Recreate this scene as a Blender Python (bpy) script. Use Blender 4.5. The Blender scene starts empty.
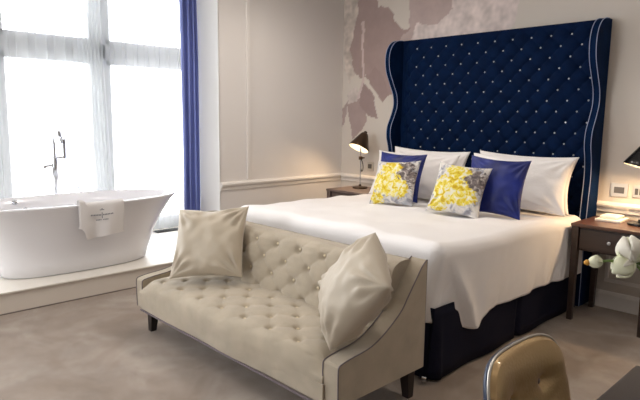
import bpy, bmesh, math, random
from mathutils import Vector, Matrix, noise
random.seed(7)
S = bpy.context.scene
COL = S.collection
PI = math.pi

# ------------------------------------------------------------------ camera
PITCH, YAW, ROLL, FPX = 0.1435, 0.8039, 0.0132, 564.56
f = Vector((-math.sin(YAW)*math.cos(PITCH), math.cos(YAW)*math.cos(PITCH), -math.sin(PITCH)))
r = Vector((math.cos(YAW), math.sin(YAW), 0)); u = r.cross(f)
rc = r*math.cos(ROLL) + u*math.sin(ROLL); uc = u*math.cos(ROLL) - r*math.sin(ROLL)
cam = bpy.data.objects.new('camera', bpy.data.cameras.new('camera')); COL.objects.link(cam)
M = Matrix((rc, uc, -f)).transposed().to_4x4(); M.translation = (0, 0, 1.4)
cam.matrix_world = M
cam.data.sensor_width = 36; cam.data.lens = FPX/640*36; cam.data.clip_start = 0.05
S.camera = cam

# ------------------------------------------------------------------ world, light, exposure
w = bpy.data.worlds.new('sky'); S.world = w; w.use_nodes = True
bg = w.node_tree.nodes['Background']; bg.inputs[0].default_value = (0.93, 0.96, 1.0, 1); bg.inputs[1].default_value = 6.3

def area(name, loc, rot, sx, sy, power, color):
    l = bpy.data.lights.new(name, 'AREA'); l.shape = 'RECTANGLE'; l.size = sx; l.size_y = sy; l.energy = power; l.color = color
    o = bpy.data.objects.new(name, l); COL.objects.link(o); o.location = loc; o.rotation_euler = rot
    return o
def spot(name, loc, power, color, size=1.9, blend=.8, rad=.05, rot=(0, 0, 0)):
    l = bpy.data.lights.new(name, 'SPOT'); l.energy = power; l.color = color; l.spot_size = size; l.spot_blend = blend; l.shadow_soft_size = rad
    o = bpy.data.objects.new(name, l); COL.objects.link(o); o.location = loc; o.rotation_euler = rot
    return o
# portals guide the sky light through the bay window and through the added rear window
for nm, loc, rot, sx, sy in (('portal_bay', (-5.9, 1.35, 1.55), (0, -PI/2, 0), 2.7, 4.3), ('portal_rear', (-3.33, -2.56, 1.65), (PI/2, 0, 0), 1.6, 2.4)):
    area(nm, loc, rot, sx, sy, 1, (1, 1, 1)).data.cycles.is_portal = True
# added warm fill spots at ceiling height, out of view
for x, y, p in ((-3.2, 3.0, 42), (-1.9, 2.6, 20), (-0.5, 3.4, 12), (-3.4, 0.6, 26), (-0.6, 1.6, 7)):
    spot('ceiling_fill_spot', (x, y, 2.93), p, (1.0, 0.92, 0.84), size=2.7)
S.view_settings.view_transform = 'Standard'; S.view_settings.look = 'None'
S.view_settings.gamma = 1; S.view_settings.use_curve_mapping = False
S.view_settings.exposure = 0.62

# ------------------------------------------------------------------ material helpers
def srgb(*c):
    return tuple(((x/255)/12.92 if x/255 <= .04045 else ((x/255+.055)/1.055)**2.4) for x in c) + (1,)
def mat(name, col, rough=.6, metal=0, bump=0, bscale=80, var=0, vscale=6, sheen=0, coat=0, spec=.5, emit=None, es=0, trans=0, stretch=None):
    m = bpy.data.materials.new(name); m.use_nodes = True
    nt = m.node_tree; b = nt.nodes['Principled BSDF']
    b.inputs['Base Color'].default_value = col; b.inputs['Roughness'].default_value = rough
    b.inputs['Metallic'].default_value = metal; b.inputs['Specular IOR Level'].default_value = spec
    b.inputs['Sheen Weight'].default_value = sheen; b.inputs['Coat Weight'].default_value = coat
    b.inputs['Transmission Weight'].default_value = trans
    if emit: b.inputs['Emission Color'].default_value = emit; b.inputs['Emission Strength'].default_value = es
    tc = nt.nodes.new('ShaderNodeTexCoord'); src = tc.outputs['Object']
    if stretch:
        mp = nt.nodes.new('ShaderNodeMapping'); mp.inputs['Scale'].default_value = stretch
        nt.links.new(src, mp.inputs[0]); src = mp.outputs[0]
    if var:
        n = nt.nodes.new('ShaderNodeTexNoise'); n.inputs['Scale'].default_value = vscale; n.inputs['Detail'].default_value = 5
        nt.links.new(src, n.inputs['Vector'])
        mr = nt.nodes.new('ShaderNodeMapRange'); mr.inputs[1].default_value = .3; mr.inputs[2].default_value = .7
        mr.inputs[3].default_value = 1-var; mr.inputs[4].default_value = 1+var*.6
        nt.links.new(n.outputs[0], mr.inputs[0])
        mx = nt.nodes.new('ShaderNodeVectorMath'); mx.operation = 'SCALE'
        mx.inputs[0].default_value = col[:3]; nt.links.new(mr.outputs[0], mx.inputs['Scale'])
        nt.links.new(mx.outputs[0], b.inputs['Base Color'])
    if bump:
        n2 = nt.nodes.new('ShaderNodeTexNoise'); n2.inputs['Scale'].default_value = bscale; n2.inputs['Detail'].default_value = 3
        nt.links.new(src, n2.inputs['Vector'])
        bp = nt.nodes.new('ShaderNodeBump'); bp.inputs['Strength'].default_value = bump; bp.inputs['Distance'].default_value = .01
        nt.links.new(n2.outputs[0], bp.inputs['Height']); nt.links.new(bp.outputs[0], b.inputs['Normal'])
    return m

def ramp_node(nt, stops, src, interp='LINEAR'):
    rp = nt.nodes.new('ShaderNodeValToRGB'); rp.color_ramp.interpolation = interp
    e = rp.color_ramp.elements
    while len(e) < len(stops): e.new(.5)
    for k, (p, c) in enumerate(stops): e[k].position = p; e[k].color = c
    nt.links.new(src, rp.inputs[0]); return rp
def noise_node(nt, src, scale, detail=4, dist=0, rough=.5):
    n = nt.nodes.new('ShaderNodeTexNoise'); n.inputs['Scale'].default_value = scale; n.inputs['Detail'].default_value = detail
    n.inputs['Distortion'].default_value = dist; n.inputs['Roughness'].default_value = rough
    nt.links.new(src, n.inputs['Vector']); return n
def mixc(nt, fac, a, b_):
    m = nt.nodes.new('ShaderNodeMix'); m.data_type = 'RGBA'
    if isinstance(fac, float): m.inputs[0].default_value = fac
    else: nt.links.new(fac, m.inputs[0])
    for s, i in ((a, 6), (b_, 7)):
        if isinstance(s, tuple): m.inputs[i].default_value = s
        else: nt.links.new(s, m.inputs[i])
    return m.outputs[2]

# carpet
def carpet_material():
    m = mat('carpet', srgb(150, 134, 122), .95, sheen=.2, spec=.1)
    nt = m.node_tree; b = nt.nodes['Principled BSDF']
    tc = nt.nodes.new('ShaderNodeTexCoord'); o = tc.outputs['Object']
    a = noise_node(nt, o, 2.2, 6, .8, .55)
    c1 = ramp_node(nt, [(.36, srgb(146, 130, 116)), (.5, srgb(156, 141, 128)), (.62, srgb(167, 154, 142))], a.outputs[0])
    d = noise_node(nt, o, 5.5, 5, .8)
    c2 = ramp_node(nt, [(.35, (.89, .89, .89, 1)), (.65, (1.05, 1.05, 1.05, 1))], d.outputs[0])
    mm = nt.nodes.new('ShaderNodeMix'); mm.data_type = 'RGBA'; mm.blend_type = 'MULTIPLY'; mm.inputs[0].default_value = 1
    nt.links.new(c1.outputs[0], mm.inputs[6]); nt.links.new(c2.outputs[0], mm.inputs[7])
    nt.links.new(mm.outputs[2], b.inputs['Base Color'])
    e = noise_node(nt, o, 260, 2)
    bp = nt.nodes.new('ShaderNodeBump'); bp.inputs['Strength'].default_value = .5; bp.inputs['Distance'].default_value = .01
    nt.links.new(e.outputs[0], bp.inputs['Height']); nt.links.new(bp.outputs[0], b.inputs['Normal'])
    return m

def floral_fabric(name, seed, off):
    m = mat(name, (1, 1, 1, 1), .8, sheen=.1, spec=.2)
    nt = m.node_tree; b = nt.nodes['Principled BSDF']
    tc = nt.nodes.new('ShaderNodeTexCoord')
    mp = nt.nodes.new('ShaderNodeMapping'); mp.inputs['Location'].default_value = (seed, seed*.7, 0)
    nt.links.new(tc.outputs['Object'], mp.inputs[0]); o = mp.outputs[0]
    sep = nt.nodes.new('ShaderNodeSeparateXYZ'); nt.links.new(tc.outputs['Object'], sep.inputs[0])
    n1 = noise_node(nt, o, 11, 6, 1.2, .6)
    base = ramp_node(nt, [(.38, srgb(140, 138, 146)), (.45, srgb(176, 176, 182)), (.52, srgb(214, 208, 202)), (.66, srgb(224, 220, 214))], n1.outputs[0])
    # yellow flower heads
    n2 = noise_node(nt, o, 13, 7, 1.6, .65)
    # distance to blossom centre
    def dist(cx, cz, rx, rz):
        v = nt.nodes.new('ShaderNodeVectorMath'); v.operation = 'SUBTRACT'; v.inputs[1].default_value = (cx, 0, cz)
        nt.links.new(tc.outputs['Object'], v.inputs[0])
        s = nt.nodes.new('ShaderNodeVectorMath'); s.operation = 'MULTIPLY'; s.inputs[1].default_value = (1/rx, 0, 1/rz)
        nt.links.new(v.outputs[0], s.inputs[0])
        l = nt.nodes.new('ShaderNodeVectorMath'); l.operation = 'LENGTH'; nt.links.new(s.outputs[0], l.inputs[0])
        return l.outputs['Value']
    def mask(cx, cz, rx, rz, nz, amt, edge=.12):
        dd = dist(cx, cz, rx, rz)
        a = nt.nodes.new('ShaderNodeMath'); a.operation = 'MULTIPLY_ADD'; a.inputs[1].default_value = amt
        nt.links.new(nz.outputs[0], a.inputs[0]); nt.links.new(dd, a.inputs[2])
        mr = nt.nodes.new('ShaderNodeMapRange'); mr.inputs[1].default_value = 1+amt*.5; mr.inputs[2].default_value = 1+amt*.5-edge
        nt.links.new(a.outputs[0], mr.inputs[0]); return mr.outputs[0]
    col = base.outputs[0]
    n3 = noise_node(nt, o, 30, 4, .8)
    yel = ramp_node(nt, [(.34, srgb(196, 160, 34)), (.46, srgb(222, 200, 62)), (.54, srgb(228, 216, 130)), (.62, srgb(226, 222, 204))], n3.outputs[0])
    dark = ramp_node(nt, [(.4, srgb(92, 84, 84)), (.55, srgb(140, 128, 124)), (.68, srgb(205, 198, 190))], n3.outputs[0])
    col = mixc(nt, mask(.09, .06, .10, .12, n2, 2.6), col, dark.outputs[0])
    col = mixc(nt, mask(-.05+off, -.02, .12, .11, n2, 2.2), col, yel.outputs[0])
    col = mixc(nt, mask(.05, -.06, .10, .07, n1, 2.0), col, yel.outputs[0])
    col = mixc(nt, mask(-.11, -.14, .07, .05, n2, 2.0), col, yel.outputs[0])
    col = mixc(nt, mask(-.02, .11, .09, .06, n1, 2.6), col, yel.outputs[0])
    nt.links.new(col, b.inputs['Base Color'])
    e = noise_node(nt, o, 220, 2)
    bp = nt.nodes.new('ShaderNodeBump'); bp.inputs['Strength'].default_value = .25; bp.inputs['Distance'].default_value = .004
    nt.links.new(e.outputs[0], bp.inputs['Height']); nt.links.new(bp.outputs[0], b.inputs['Normal'])
    return m

def velvet(name, col, hi):
    m = mat(name, col, .75, sheen=0, spec=.06)
    nt = m.node_tree; b = nt.nodes['Principled BSDF']
    b.inputs['Sheen Weight'].default_value = .04; b.inputs['Sheen Roughness'].default_value = .35; b.inputs['Sheen Tint'].default_value = hi
    tc = nt.nodes.new('ShaderNodeTexCoord'); n = noise_node(nt, tc.outputs['Object'], 9, 4)
    c = ramp_node(nt, [(.3, tuple(x*.8 for x in col[:3])+(1,)), (.7, tuple(x*1.25 for x in col[:3])+(1,))], n.outputs[0])
    nt.links.new(c.outputs[0], b.inputs['Base Color'])
    e = noise_node(nt, tc.outputs['Object'], 300, 2)
    bp = nt.nodes.new('ShaderNodeBump'); bp.inputs['Strength'].default_value = .2; bp.inputs['Distance'].default_value = .004
    nt.links.new(e.outputs[0], bp.inputs['Height']); nt.links.new(bp.outputs[0], b.inputs['Normal'])
    return m

def sheer_material(name, opac, alb):
    m = bpy.data.materials.new(name); m.use_nodes = True; nt = m.node_tree
    for n in list(nt.nodes): nt.nodes.remove(n)
    out = nt.nodes.new('ShaderNodeOutputMaterial')
    tr = nt.nodes.new('ShaderNodeBsdfTransparent'); tl = nt.nodes.new('ShaderNodeBsdfTranslucent'); df = nt.nodes.new('ShaderNodeBsdfDiffuse')
    tl.inputs[0].default_value = (alb*.98, alb, alb, 1); df.inputs[0].default_value = (alb*.98, alb, alb, 1)
    a = nt.nodes.new('ShaderNodeMixShader'); a.inputs[0].default_value = .35
    nt.links.new(tl.outputs[0], a.inputs[1]); nt.links.new(df.outputs[0], a.inputs[2])
    c = nt.nodes.new('ShaderNodeMixShader'); c.inputs[0].default_value = opac
    nt.links.new(tr.outputs[0], c.inputs[1]); nt.links.new(a.outputs[0], c.inputs[2])
    nt.links.new(c.outputs[0], out.inputs[0]); return m
def glass_material():
    m = bpy.data.materials.new('window_glass'); m.use_nodes = True; nt = m.node_tree
    for n in list(nt.nodes): nt.nodes.remove(n)
    out = nt.nodes.new('ShaderNodeOutputMaterial')
    tr = nt.nodes.new('ShaderNodeBsdfTransparent'); gl = nt.nodes.new('ShaderNodeBsdfGlossy'); gl.inputs['Roughness'].default_value = .02
    fr = nt.nodes.new('ShaderNodeFresnel'); fr.inputs[0].default_value = 1.45
    c = nt.nodes.new('ShaderNodeMixShader'); nt.links.new(fr.outputs[0], c.inputs[0])
    nt.links.new(tr.outputs[0], c.inputs[1]); nt.links.new(gl.outputs[0], c.inputs[2]); nt.links.new(c.outputs[0], out.inputs[0]); return m

MT = dict(
    carpet=carpet_material(),
    wall=mat('taupe_wall_paint', srgb(222, 216, 211), .8, bump=.05, bscale=200),
    ceil=mat('white_ceiling_paint', srgb(244, 242, 238), .9),
    trim=mat('cream_trim_paint', srgb(226, 220, 214), .5),
    white_trim=mat('white_trim_paint', srgb(238, 236, 232), .5),
    plat=mat('pale_platform_floor', srgb(232, 226, 216), .45, var=.03, vscale=3),
    riser=mat('cream_riser_paint', srgb(214, 204, 192), .6),
    joint=mat('dark_edge_strip', srgb(120, 108, 98), .6),
    frame=mat('white_window_frame', srgb(205, 206, 208), .5),
    glass=glass_material(), sheer=sheer_material('sheer_voile', .30, .85), sheer_dense=sheer_material('gathered_voile', .42, .74),
    enamel=mat('white_bath_enamel', srgb(232, 230, 232), .12, coat=.5),
    chrome=mat('polished_chrome', (.62, .63, .66, 1), .15, 1),
    towel=mat('white_towelling', srgb(238, 233, 230), .95, bump=.8, bscale=260, sheen=.3),
    print=mat('grey_embroidery', srgb(110, 110, 118), .8),
    blue_curtain=mat('blue_curtain_fabric', srgb(118, 132, 200), .6, sheen=.5, bump=.1, bscale=150),
    linen=mat('beige_sofa_linen', srgb(178, 165, 145), .85, bump=.35, bscale=350, var=.12, vscale=9, sheen=.25, spec=.2),
    pipe_dark=mat('mauve_grey_piping', srgb(112, 102, 106), .7),
    brass=mat('antique_brass', srgb(214, 200, 170), .3, .5),
    dark_wood=mat('dark_leg_wood', srgb(38, 30, 28), .4),
    cush=mat('beige_cushion_silk', srgb(186, 173, 153), .5, bump=.15, bscale=200, var=.03, sheen=.3, spec=.4),
    velvet=velvet('navy_tufted_velvet', (.0015, .009, .036, 1), (.03, .12, .34, 1)),
    velvet_in=velvet('navy_smooth_velvet', (.0015, .011, .042, 1), (.03, .10, .3, 1)),
    silver_pipe=mat('silver_grey_piping', srgb(146, 154, 184), .5),
    crystal=mat('crystal_button', (.8, .82, .86, 1), .12, .6),
    skirt=mat('navy_valance_fabric', srgb(15, 17, 36), .7, spec=.15, bump=.2, bscale=200),
    linenw=mat('white_bed_linen', srgb(240, 236, 234), .75, bump=.15, bscale=120, sheen=.15, spec=.25),
    pillow=mat('white_pillow_cotton', srgb(240, 235, 232), .75, bump=.2, bscale=40, sheen=.15, spec=.2),
    blue_silk=mat('royal_blue_silk', srgb(3, 28, 112), .5, var=.4, vscale=9, sheen=.05, spec=.5, bump=.1, bscale=90),
    floral_a=floral_fabric('yellow_floral_print', 1.3, 0), floral_b=floral_fabric('yellow_floral_print_wide', 4.1, .0),
    nwood=mat('walnut_brown_wood', srgb(92, 60, 46), .32, var=.18, vscale=7, stretch=(1, 9, 9), coat=.2),
    nwood2=mat('dark_walnut_wood', srgb(66, 52, 46), .4, var=.18, vscale=7, stretch=(1, 9, 9)),
    gwood=mat('grey_brown_wood', srgb(104, 88, 82), .45, var=.15, vscale=7, stretch=(1, 9, 9)),
    bronze=mat('dark_bronze_lamp', srgb(84, 66, 52), .32, .75),
    black=mat('black_lamp_enamel', srgb(24, 23, 24), .25, .3),
    shade_in=mat('white_shade_lining', srgb(245, 240, 230), .6),
    bulb=mat('lamp_bulb_glow', (1, .85, .6, 1), .5, emit=(1, .78, .5, 1), es=14),
    silver=mat('brushed_silver_plate', srgb(196, 190, 180), .35, .6),
    screen=mat('dark_switch_panel', srgb(84, 80, 76), .3),
    white_plastic=mat('white_box_card', srgb(240, 236, 226), .5),
    gold=mat('tan_gold_leather', srgb(184, 154, 110), .30, .6, bump=.12, bscale=130, var=.06, vscale=10, coat=.1),
    shell=mat('blue_black_chair_shell', srgb(40, 52, 76), .35, .2),
    desk=mat('dark_desk_veneer', srgb(62, 52, 48), .25, var=.12, vscale=5, stretch=(1, 9, 9)),
    petal=mat('ivory_petal', srgb(246, 240, 224), .6, var=.06, vscale=30),
    petalg=mat('green_ivory_petal', srgb(238, 238, 206), .6, var=.06, vscale=30),
    stem=mat('green_stem', srgb(112, 138, 70), .5),
    bud_core=mat('orange_bud_centre', srgb(222, 160, 60), .6),
    vase=mat('clear_vase_glass', (.9, .96, .93, 1), .03, trans=1),
    grille=mat('dark_floor_grille', srgb(70, 66, 64), .5, .4),
)

# ------------------------------------------------------------------ mesh helpers
def mk(name, vs, fs, m, parent=None, smooth=True, loc=None, sharp=None):
    me = bpy.data.meshes.new(name); me.from_pydata([tuple(v) for v in vs], [], fs); me.update()
    bm = bmesh.new(); bm.from_mesh(me); bmesh.ops.recalc_face_normals(bm, faces=bm.faces); bm.to_mesh(me); bm.free()
    if smooth:
        for p in me.polygons: p.use_smooth = True
        if sharp: me.set_sharp_from_angle(angle=math.radians(sharp))
    me.materials.append(m if not isinstance(m, str) else MT[m])
    o = bpy.data.objects.new(name, me); COL.objects.link(o)
    if parent: o.parent = parent
    if loc: o.location = loc
    return o
class G:
    """collects shapes into one mesh"""
    def __init__(s): s.v = []; s.f = []
    def add(s, vs, fs):
        n = len(s.v); s.v += [tuple(v) for v in vs]; s.f += [tuple(i+n for i in q) for q in fs]; return s
    def box(s, x0, x1, y0, y1, z0, z1, bev=0.0, seg=2):
        bm = bmesh.new(); bmesh.ops.create_cube(bm, size=1)
        for v in bm.verts: v.co = ((x0+x1)/2+v.co.x*(x1-x0), (y0+y1)/2+v.co.y*(y1-y0), (z0+z1)/2+v.co.z*(z1-z0))
        if bev: bmesh.ops.bevel(bm, geom=bm.edges[:], offset=bev, segments=seg, profile=.5, affect='EDGES')
        bm.verts.index_update()
        s.add([v.co[:] for v in bm.verts], [[v.index for v in q.verts] for q in bm.faces]); bm.free(); return s
    def lathe(s, prof, c=(0, 0, 0), n=28, axis=None):
        vs = []; fs = []
        R = Matrix.Identity(3)
        if axis: R = Vector((0, 0, 1)).rotation_difference(Vector(axis)).to_matrix()
        for (rr, z) in prof:
            for k in range(n):
                a = 2*PI*k/n; vs.append(Vector(c)+R@Vector((rr*math.cos(a), rr*math.sin(a), z)))
        for i in range(len(prof)-1):
            for k in range(n): fs.append((i*n+k, i*n+(k+1) % n, (i+1)*n+(k+1) % n, (i+1)*n+k))
        if prof[0][0] > 1e-6: fs.append(tuple(range(n))[::-1])
        if prof[-1][0] > 1e-6: fs.append(tuple((len(prof)-1)*n+k for k in range(n)))
        return s.add(vs, fs)
    def tube(s, pts, rad, n=10, closed=False):
        pts = [Vector(p) for p in pts]; vs = []; fs = []; N = len(pts)
        prev = None
        for i, p in enumerate(pts):
            if closed: t = pts[(i+1) % N]-pts[i-1]
            else: t = pts[min(i+1, N-1)]-pts[max(i-1, 0)]
            t.normalize()
            if prev is None:
                a = Vector((0, 0, 1)) if abs(t.z) < .9 else Vector((1, 0, 0)); a = (a-t*a.dot(t)).normalized()
            else: a = (prev-t*prev.dot(t)).normalized()
            prev = a; b = t.cross(a); rr = rad[i] if isinstance(rad, (list, tuple)) else rad
            for k in range(n):
                q = 2*PI*k/n; vs.append(p+a*rr*math.cos(q)+b*rr*math.sin(q))
        m_ = N if closed else N-1
        for i in range(m_):
            j = (i+1) % N
            for k in range(n): fs.append((i*n+k, i*n+(k+1) % n, j*n+(k+1) % n, j*n+k))
        if not closed: fs.append(tuple(range(n))[::-1]); fs.append(tuple((N-1)*n+k for k in range(n)))
        return s.add(vs, fs)
    def prism(s, poly, ax, a0, a1):
        """poly of 2D points extruded along ax ('x','y','z')"""
        def P(p, a): return {'x': (a, p[0], p[1]), 'y': (p[0], a, p[1]), 'z': (p[0], p[1], a)}[ax]
        n = len(poly)
        vs = [P(p, a0) for p in poly]+[P(p, a1) for p in poly]
        fs = [tuple(range(n))[::-1], tuple(range(n, 2*n))]+[(i, (i+1) % n, n+(i+1) % n, n+i) for i in range(n)]
        return s.add(vs, fs)
    def put(s, name, m, parent=None, smooth=True, loc=None, sharp=35): return mk(name, s.v, s.f, m, parent, smooth, loc, sharp)

def tag(o, label, cat, group=None, kind=None):
    o['label'] = label; o['category'] = cat
    if group: o['group'] = group
    if kind: o['kind'] = kind
    return o
def struct(o): o['kind'] = 'structure'; return o
def thing(name, loc, label, cat, rz=0, group=None):
    o = bpy.data.objects.new(name, None); COL.objects.link(o); o.empty_display_size = .1
    o.location = loc; o.rotation_euler = (0, 0, rz); return tag(o, label, cat, group)
def bevel(o, wd=.006, seg=2, ang=40):
    b = o.modifiers.new('bevel', 'BEVEL'); b.width = wd; b.segments = seg; b.limit_method = 'ANGLE'; b.angle_limit = math.radians(ang); return o
def smoothline(pts, n=6):
    """Catmull-Rom through 2D/3D points"""
    P = [Vector(p) for p in pts]; out = []
    for i in range(len(P)-1):
        a = P[max(i-1, 0)]; b = P[i]; c = P[i+1]; d = P[min(i+2, len(P)-1)]
        for k in range(n):
            t = k/n; out.append(.5*((2*b)+(c-a)*t+(2*a-5*b+4*c-d)*t*t+(3*b-a-3*c+d)*t**3))
    out.append(P[-1]); return out
def grid_faces(nu, nv, off=0, wrap=False):
    fs = []
    for j in range(nv-1):
        for i in range(nu if wrap else nu-1):
            k = (i+1) % nu; fs.append((off+j*nu+i, off+j*nu+k, off+(j+1)*nu+k, off+(j+1)*nu+i))
    return fs
def nz(x, y, z, s=1): return noise.noise(Vector((x*s, y*s, z*s)))
def tuft(px, py, a, b, A, sharp=.5, k=.5, rr=.02):
    """height of a diamond-quilted surface; buttons on a lattice of pitch a (within a row) and row spacing b"""
    uu = px/a+py/(2*b); vv = px/a-py/(2*b)
    q = abs(math.sin(PI*uu)*math.sin(PI*vv))**sharp
    du = (uu-round(uu)); dv = (vv-round(vv))
    dx = (du+dv)/2*a; dy = (du-dv)*b
    d2 = dx*dx+dy*dy
    return A*((1-k)*q + k*(1-math.exp(-d2/(rr*rr))))

# ------------------------------------------------------------------ room shell
XW, YW, H = -4.31, 4.47, 3.0
struct(G().box(XW-.3, 1.7, -2.4, YW+.1, -.1, 0).put('floor', 'carpet', smooth=False))
struct(G().box(-6.2, 1.8, -2.5, YW+.2, H, H+.12).put('ceiling', 'ceil', smooth=False))

# mural wall: grid with the printed wallpaper flowers as surface colour
PET = dict(
 creamL=([(-4.33,2.75),(-4.06,2.7),(-4.09,2.49),(-4.16,2.29),(-4.18,2.1),(-4.12,1.86),(-4.2,1.79),(-4.28,1.92),(-4.31,2.28)], (198,186,176), .7),
 rose=([(-3.45,2.75),(-2.92,2.75),(-2.79,2.35),(-2.93,2.24),(-3.09,2.1),(-3.61,2.02),(-3.7,2.12),(-3.57,2.2),(-3.44,2.26)], (184,165,160), .15),
 light=([(-3.0,2.75),(-2.37,2.75),(-2.33,2.4),(-2.36,2.25),(-2.42,2.08),(-3.09,2.05),(-3.42,2.05),(-3.36,2.3),(-3.14,2.26),(-2.95,2.37)], (214,200,195), .55),
 big=([(-4.11,2.75),(-3.84,2.75),(-3.85,2.53),(-3.71,2.49),(-3.63,2.42),(-3.63,2.35),(-3.53,2.28),(-3.42,2.26),(-3.54,2.2),(-3.56,2.05),(-3.6,1.99),(-3.6,1.79),(-3.62,1.63),(-3.75,1.62),(-3.86,1.75),(-3.98,1.86),(-4.03,1.8),(-4.16,1.89),(-4.21,2.12),(-4.16,2.29),(-4.11,2.49)], (163,142,137), .12),
 right=([(-3.99,1.85),(-3.85,1.94),(-3.74,1.81),(-3.66,1.63),(-3.75,1.58),(-3.88,1.7)], (157,136,132), .1),
 low=([(-4.23,1.56),(-4.08,1.65),(-3.97,1.52),(-3.95,1.37),(-4.03,1.28),(-4.14,1.19),(-4.22,1.39)], (166,147,143), .12),
 far=([(-4.32,1.28),(-4.3,1.51),(-4.23,1.61),(-4.25,1.47),(-4.28,1.36)], (168,150,146), .1),
 mid=([(-4.06,1.66),(-4.02,1.77),(-3.87,1.62),(-3.8,1.4),(-3.94,1.44),(-4.05,1.54)], (154,134,131), .08),
 puff=([(-4.26,1.66),(-4.12,1.74),(-4.06,1.67),(-4.1,1.58),(-4.22,1.57)], (200,188,182), .5),
 stem=([(-4.065,2.38),(-4.02,2.4),(-4.005,2.3),(-4.025,2.16),(-3.995,1.8),(-4.07,1.6),(-4.1,1.61),(-4.025,1.8),(-4.05,2.16),(-4.045,2.3)], (202,184,180), .2),
)
def inside(poly, x, z):
    c = False; n = len(poly); j = n-1
    for i in range(n):
        xi, zi = poly[i]; xj, zj = poly[j]
        if (zi > z) != (zj > z) and x < (xj-xi)*(z-zi)/(zj-zi)+xi: c = not c
        j = i
    return c
def mural(x, z):
    base = Vector(srgb(206, 197, 187)[:3])
    wx = x+.028*nz(x, z, 3, 7)+.012*nz(x, z, 9, 22); wz = z+.028*nz(x, z, 5, 7)+.012*nz(x, z, 1, 22)
    for k, (poly, c, amp) in PET.items():
        if k == 'stem': wx, wz = x, z
        if inside(poly, wx, wz):
            t = 1+amp*(nz(x, z, 2, 9)*.5+nz(x, z, 7, 26)*.35)
            base = Vector(srgb(*c)[:3])*t
    return base
def wall_grid():
    x0, x1, z0, z1, st = XW, -2.2, .0, H, .0125
    nx = int((x1-x0)/st)+1; nzv = int((z1-z0)/st/1)+1
    vs = [(x0+(x1-x0)*i/(nx-1), YW, z0+(z1-z0)*j/(nzv-1)) for j in range(nzv) for i in range(nx)]
    g = G().add(vs, grid_faces(nx, nzv))
    n0 = len(g.v)
    g.add([(x1, YW, 0), (1.7, YW, 0), (1.7, YW, H), (x1, YW, H)], [(0, 1, 2, 3)])
    g.add([(XW-.25, YW+.1, 0), (1.7, YW+.1, 0), (1.7, YW+.1, H), (XW-.25, YW+.1, H)], [(0, 1, 2, 3)])
    me = bpy.data.meshes.new('wall_back'); me.from_pydata(g.v, [], g.f); me.update()
    ca = me.color_attributes.new('mural', 'FLOAT_COLOR', 'POINT')
    plain = Vector(srgb(206, 197, 187)[:3])
    for i, v in enumerate(g.v):
        c = mural(v[0], v[2]) if (i < n0 and v[2] > 1.0) else plain
        ca.data[i].color = (c[0], c[1], c[2], 1)
    m = mat('mural_wallpaper', (1, 1, 1, 1), .8, bump=.05, bscale=200)
    nt = m.node_tree; at = nt.nodes.new('ShaderNodeAttribute'); at.attribute_name = 'mural'
    nt.links.new(at.outputs['Color'], nt.nodes['Principled BSDF'].inputs['Base Color'])
    me.materials.append(m)
    o = bpy.data.objects.new('wall_back', me); COL.objects.link(o); struct(o)
wall_grid()
# left wall: pier beside the bay opening, its header over the bay, and the near piece
wl = G().box(XW-.33, XW, 2.89, YW+.1, 0, H).box(XW-.33, XW, -.9, 2.89, 2.88, H).box(XW-.33, XW, -2.5, -.9, 0, H)
struct(wl.put('wall_left', 'wall', smooth=False))
struct(G().box(XW-.332, XW+.0, 2.882, 2.894, .163, 2.88).put('trim_1', 'white_trim', smooth=False))   # white lining of the reveal
struct(G().box(1.7, 1.8, -2.5, YW+.1, 0, H).put('wall_right', 'wall', smooth=False))
wf = G().box(XW, 1.7, -2.5, -2.4, 0, .5).box(XW, 1.7, -2.5, -2.4, 2.8, H).box(XW, -4.1, -2.5, -2.4, .5, 2.8).box(-2.56, 1.7, -2.5, -2.4, .5, 2.8)
struct(wf.put('wall_front', 'wall', smooth=False))
# bay: platform, side walls, window
struct(G().box(-5.9, XW+.02, -.9, 3.6, 0, .150).put('platform_riser', 'riser', smooth=False))
struct(G().box(-5.9, XW+.035, -.9, 2.88, .150, .163, .003).box(-5.9, XW-.25, 2.88, 3.6, .150, .163, .003).put('platform_floor', 'plat', smooth=False))
struct(G().box(XW+.02, XW+.026, -.9, 2.885, 0, .008).put('trim_2', 'joint', smooth=False))
struct(G().box(-6.0, XW-.25, 3.52, 3.62, 0, H).put('wall_bay_far', 'white_trim', smooth=False))
struct(G().box(-6.0, XW-.25, -1.0, -.9, 0, H).put('wall_bay_near', 'white_trim', smooth=False))

def window():
    X0, X1 = -5.83, -5.75
    root = G().box(X0-.04, X1+.03, -.9, -.78, .163, H).box(X0-.04, X1+.03, 3.44, 3.52, .163, H).box(X0-.04, X1+.03, -.78, 3.44, .163, .24)\
        .box(X0-.04, X1+.03, -.78, 3.44, 2.86, H)
    for y in (.42, 1.46, 2.44): root.box(X0-.03, X1+.02, y-.055, y+.055, .24, 2.86, .008)
    spans = ((-.78, .365), (.475, 1.405), (1.515, 2.385), (2.495, 3.44))
    root.box(X0-.03, X1+.02, -.78, 3.44, 1.96, 2.11, .008)
    o = struct(root.put('window_1', 'frame', smooth=False))
    for (a, b) in spans:
        for (z0, z1) in ((.24, 1.96), (2.11, 2.86)):
            sash = G().box(X0, X1, a, a+.045, z0, z1).box(X0, X1, b-.045, b, z0, z1).box(X0, X1, a, b, z0, z0+.045).box(X0, X1, a, b, z1-.045, z1)
            sh = sash.put('window_sash', 'frame', o, smooth=False)
            G().box(-5.795, -5.789, a+.04, b-.04, z0+.04, z1-.04).put('window_pane', 'glass', sh, smooth=False)
window()
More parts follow.
